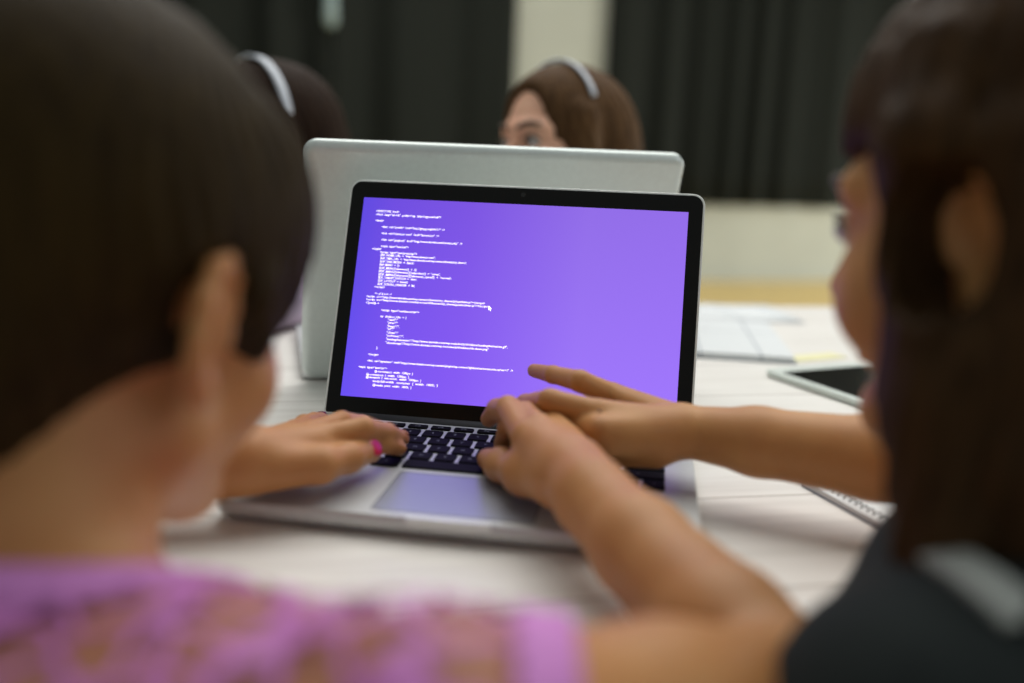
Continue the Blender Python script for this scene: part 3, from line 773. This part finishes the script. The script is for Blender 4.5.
S.cone(mid, hip, .085, .085, .05, t='torso')
fwR = np.array([math.sin(azR), math.cos(azR), 0])
for sx in (-1, 1):
    hp = hip-lft*.075*sx; kn = hp+fwR*.26+np.array([0, 0, -.01]); ft = np.array([kn[0], kn[1], FLOOR+.04])
    S.cone(hp, kn, .066, .045, .03, t='leg'); S.cone(kn, ft, .043, .027, .02, t='leg'); S.cone(ft, ft+fwR*.12+np.array([0, 0, -.015]), .027, .022, .02, t='leg')
elc = pd(985, 474, .605); wrC = pz(690, 432, .052)
S.chain([shc, shc*.5+elc*.5], [.043, .037], .02, t='sleeve'); S.chain([shc*.5+elc*.5, elc], [.037, .033], .02, t='arm')
S.chain([elc, elc*.65+wrC*.35, elc*.25+wrC*.75, wrC], [.0285, .0275, .0235, .0188], .008, t='arm')
elf = shf+np.array([.07, .14, 0]); elf[2] = .052; wrf = elf+np.array([.07, .12, 0]); wrf[2] = .034
S.chain([shf, shf*.4+elf*.6], [.042, .036], .02, t='sleeve'); S.chain([shf*.4+elf*.6, elf], [.036, .034], .02, t='arm'); S.chain([elf, wrf], [.032, .022], .008, t='arm')
resting_hand(S, wrf, np.array([.75, .6, 0]), 1)
# left hand: index raised towards the screen, the others bent down to the keys
mcC = [pz(613, 396, .066), pz(600, 414, .066), pz(600, 430, .060), pz(606, 444, .050)]
for i, q in enumerate(mcC): S.cone(wrC*.85+q*.15, q, .0158, [.0100, .0104, .0100, .0094][i], .008, t='hand')
S.cone(pz(655, 449, .041), pz(620, 451, .038), .0140, .0115, .010, t='hand')
finger(S, [mcC[0], pz(580, 381, .079), pz(553, 374.5, .077), pz(534, 370.5, .074)], .0094, .0056)
finger(S, [mcC[1], pz(550, 401, .073), pz(526, 404, .058), pz(510, 410, .044)], .0100, .0062)
finger(S, [mcC[2], pz(562, 419, .056), pz(548, 425, .038), pz(541, 429, .0245)], .0092, .0060)
finger(S, [mcC[3], pz(576, 436, .044), pz(566, 440, .032), pz(560, 444, .023)], .0082, .0056)
S.chain([pz(650, 415, .045), pz(615, 402, .036), pz(590, 400, .028)], [.015, .0105, .0080], .008, t='hand')
bodyB = S; lo, hi = bounds(S.p)
V, F = surface(lambda P, c, r: bodyB.ev(P, None, c, r), lo, hi, .0021)
rootB = mesh_np('person', V, F, M['skin_b'], None, (hip[0], hip[1], FLOOR))
tag(rootB, 'child with long straight brown hair and dark top pointing at the screen, at right', 'person')
mp = pz(600, 411.5, .0775); mb = MB(); mb.ell(mp-np.array(rootB.location), (.0016, .0016, .0010)); mb.build('mole', M['mole'], rootB, True)
face_parts(rootB, RR, oR, scR)
H = Sculpt(); H.frame(RR, oR, scR)
H.ell((0, -.012, .050), (.084, .102, .092), .01)
H.ell((0, .118, -.006), (.084, .070, .086), .012, sub=True)
H.ell((-.064, .060, .008), (.032, .040, .042), .010, sub=True)
H.ell((0, -.070, -.03), (.070, .045, .090), .03)
H.frame()
for (x0, y0, d0), pts in (
    ((926, 75, .42), [(914, 150, .413), (918, 260, .405), (915, 400, .395), (913, 585, .385)]),
    ((936, 60, .405), [(926, 150, .395), (926, 270, .392), (930, 420, .382), (928, 600, .375)]),
    ((935, 50, .395), [(928, 140, .383), (930, 240, .380), (940, 400, .375), (945, 565, .368)]),
    ((1030, 50, .39), [(1020, 150, .374), (1022, 260, .372), (985, 370, .370), (975, 545, .366)]),
    ((1055, 50, .385), [(1050, 200, .365), (1050, 330, .36), (1030, 470, .358), (1026, 620, .360)]),
    ((1090, 50, .375), [(1090, 200, .352), (1090, 330, .35), (1080, 470, .35), (1070, 640, .350)]),
    ((1140, 50, .37), [(1150, 200, .345), (1150, 330, .34), (1140, 480, .34), (1130, 640, .345)])):
    pp = [pd(x0, y0, d0)]+[pd(*q) for q in pts]
    H.chain(pp, [.014, .015, .0145, .014, .007], .012)
H.frame(RR, oR, scR); H.ell((-.102, -.006, .002), (.033, .019, .032), .010, sub=True); H.frame()
def longhair(P, c, r):
    d = H.ev(P, None, c, r)
    a = P@CR; q = (P-oR)@RR
    return d-.0006*(np.sin(a*900+8*np.sin(P[:, 2]*14))+np.sin(a*2100+9*np.sin(P[:, 2]*11)))
lo, hi = bounds(H.p); V, F = surface(longhair, lo, hi, .0026)
mesh_np('hair', V, F, M['hair_b'], rootB, oR)
ndir = (nt-nk)/np.linalg.norm(nt-nk); nkB = nk; hipB = hip
def regB(P):
    return np.maximum(-(P[:, 2]-(hipB[2]+.01)), (P-nkB)@ndir-.03)
garment(bodyB, ('torso', 'sleeve', 'neck'), .005, regB, .003, 'shirt', M['tee'], rootB)['label'] = 'dark teal jersey shirt'
cc = pd(983, 580, .338)
def regC(P):
    q = np.stack([(P-cc)@CR, (P-cc)@CU, (P-cc)@CF], 1); a_ = q[:, 0]*.86+q[:, 1]*.5; b_ = -q[:, 0]*.5+q[:, 1]*.86
    return np.maximum(np.maximum(np.abs(a_)-.0085, np.abs(b_)-.0085), np.abs(q[:, 2])-.035)
garment(bodyB, ('torso', 'sleeve', 'neck'), .010, regC, .0028, 'collar', M['collar'], rootB)['label'] = 'pale collar'

# ================================================================== two girls beyond the laptops
def far_girl(o, az, pitch, sc, skinm, hairm, topm, label, roll=0, look=(0, 1, 0), reach=None, bw=1.0, be=.12):
    S = Sculpt(); R_ = head_rot(az, pitch, roll); S.frame(R_, o, sc); add_head(S, ears=False); S.frame()
    nk = o+np.array([-.02, .085, -.125]); hip = nk+np.array([-.05, .20, -.40])
    S.cone(o+R_@np.array([0, -.022, -.045]), nk, .047, .050, .03, t='neck')
    lf = np.array([1, .25, 0]); lf /= np.linalg.norm(lf)
    mid = nk+np.array([-.01, .07, -.09])
    for sx in (-1, 1):
        sh_ = nk+lf*sx*.14+np.array([0, .03, -.065]); el = sh_+lf*sx*.04+np.array([0, -.07, -.15]); 
        el[2] = max(el[2], .045); wr = el+np.array([-sx*.09, -.12, 0]); wr[2] = .035
        if reach is not None and sx == 1: el, wr = np.array(reach[0]), np.array(reach[1])
        S.cone(nk+np.array([0, .03, -.04]), sh_, .044, .043, .04, t='torso')
        S.cone(mid+(sh_-mid)*.4, hip+lf*sx*.06, .075, .07, .05, t='torso')
        S.chain([sh_, el], [.042, .035], .02, t='sleeve'); S.chain([el, wr], [.033, .022], .02, t='sleeve' if reach is not None and sx == 1 else 'arm')
        resting_hand(S, wr, np.array([-sx*.35, -.9, 0]), -sx)
        hp = hip+lf*sx*.07; kn = hp+np.array([0, -.26, -.01]); ft = np.array([kn[0], kn[1], FLOOR+.04])
        S.cone(hp, kn, .066, .045, .03, t='leg'); S.cone(kn, ft, .043, .027, .02, t='leg'); S.cone(ft, ft+np.array([0, -.12, -.015]), .027, .022, .02, t='leg')
    S.cone(mid, hip, .085, .085, .05, t='torso')
    lo, hi = bounds(S.p); V, F = surface(lambda P, c, r: S.ev(P, None, c, r), lo, hi, .0032)
    root = mesh_np('person', V, F, skinm, None, (hip[0], hip[1], FLOOR)); tag(root, label, 'person')
    face_parts(root, R_, o, sc, look)
    H = Sculpt(); H.frame(R_, o, sc)
    H.ell((0, -.018, .048), (.084, .108, .087), .01)
    H.ell((0, -.066, -.02), (.082, .066, .100), .04)
    H.ell((0, .112, .008), (.066, .072, .098), .016, sub=True)
    for sx in (-1, 1): H.chain([(sx*.070, .020, .05), (sx*.076, .010, -.03), (sx*.074, -.01, -.11), (sx*.066, -.02, -.19)], [.018, .022, .024, .014], .02)
    H.chain([(0, -.10, .0), (0, -.10, -.10), (0, -.085, -.20)], [.04, .05, .03], .04)
    H.frame()
    lo, hi = bounds(H.p); V, F = surface(hairfn(H, R_, o, sc, .0009, 40), lo, hi, .0032); mesh_np('hair', V, F, hairm, root, o)
    # headband: arc over the crown from side to side
    mb = MB(); inner = []; n = 40
    for wv, off in ((-.0055, .0), (-.0045, .0030), (.0045, .0030), (.0055, .0)):
        pass
    rg = []
    for i in range(n+1):
        t = math.pi*(be+(1-2*be)*i/n); 
        ring = []
        for wv, off in ((-.0044, .0005), (-.0036, .0030), (.0036, .0030), (.0044, .0005), (0, -.002)):
            wv = wv*bw; rr = np.array([(.0845+off)*math.cos(t), .006+wv+.010*math.sin(t), .046+(.0885+off)*math.sin(t)])
            ring.append(o+R_@(rr*sc)-np.array(root.location))
        rg.append(ring)
    mb.rings(rg); b = mb.build('headband', M['band'], root, True); b['label'] = 'white satin headband'
    r_ = lambda P: np.maximum.reduce([-(P[:, 2]-(hip[2]+.02)), (P-nk)[:, 2]-.01])
    garment(S, ('torso', 'sleeve'), .005, r_, .004, 'shirt', topm, root)
    return root
# girl in the middle: looks to the left of the photo, chin hidden by the laptop lid
R0 = head_rot(YAW+math.radians(180+52), math.radians(2), 0)
oC = pd(559, 156, 1.47)
far_girl(oC, YAW+math.radians(180+52), math.radians(4), 1.05, M['skin_c'], M['hair_c'], M['grey_top'],
         'girl with chestnut hair and white headband peering over the rear laptop, glancing left', math.radians(-4), (.35, 1, .0))
far_girl(pd(262, 152, 1.50), YAW+math.radians(180+45), math.radians(0), 1.07, M['skin_c'], M['hair_d'], M['lav_top'],
         'girl with near-black hair and white headband, half hidden behind the short-haired child', bw=1.6, be=.03, reach=((-.33, .48, .040), (-.44, .322, .035)))
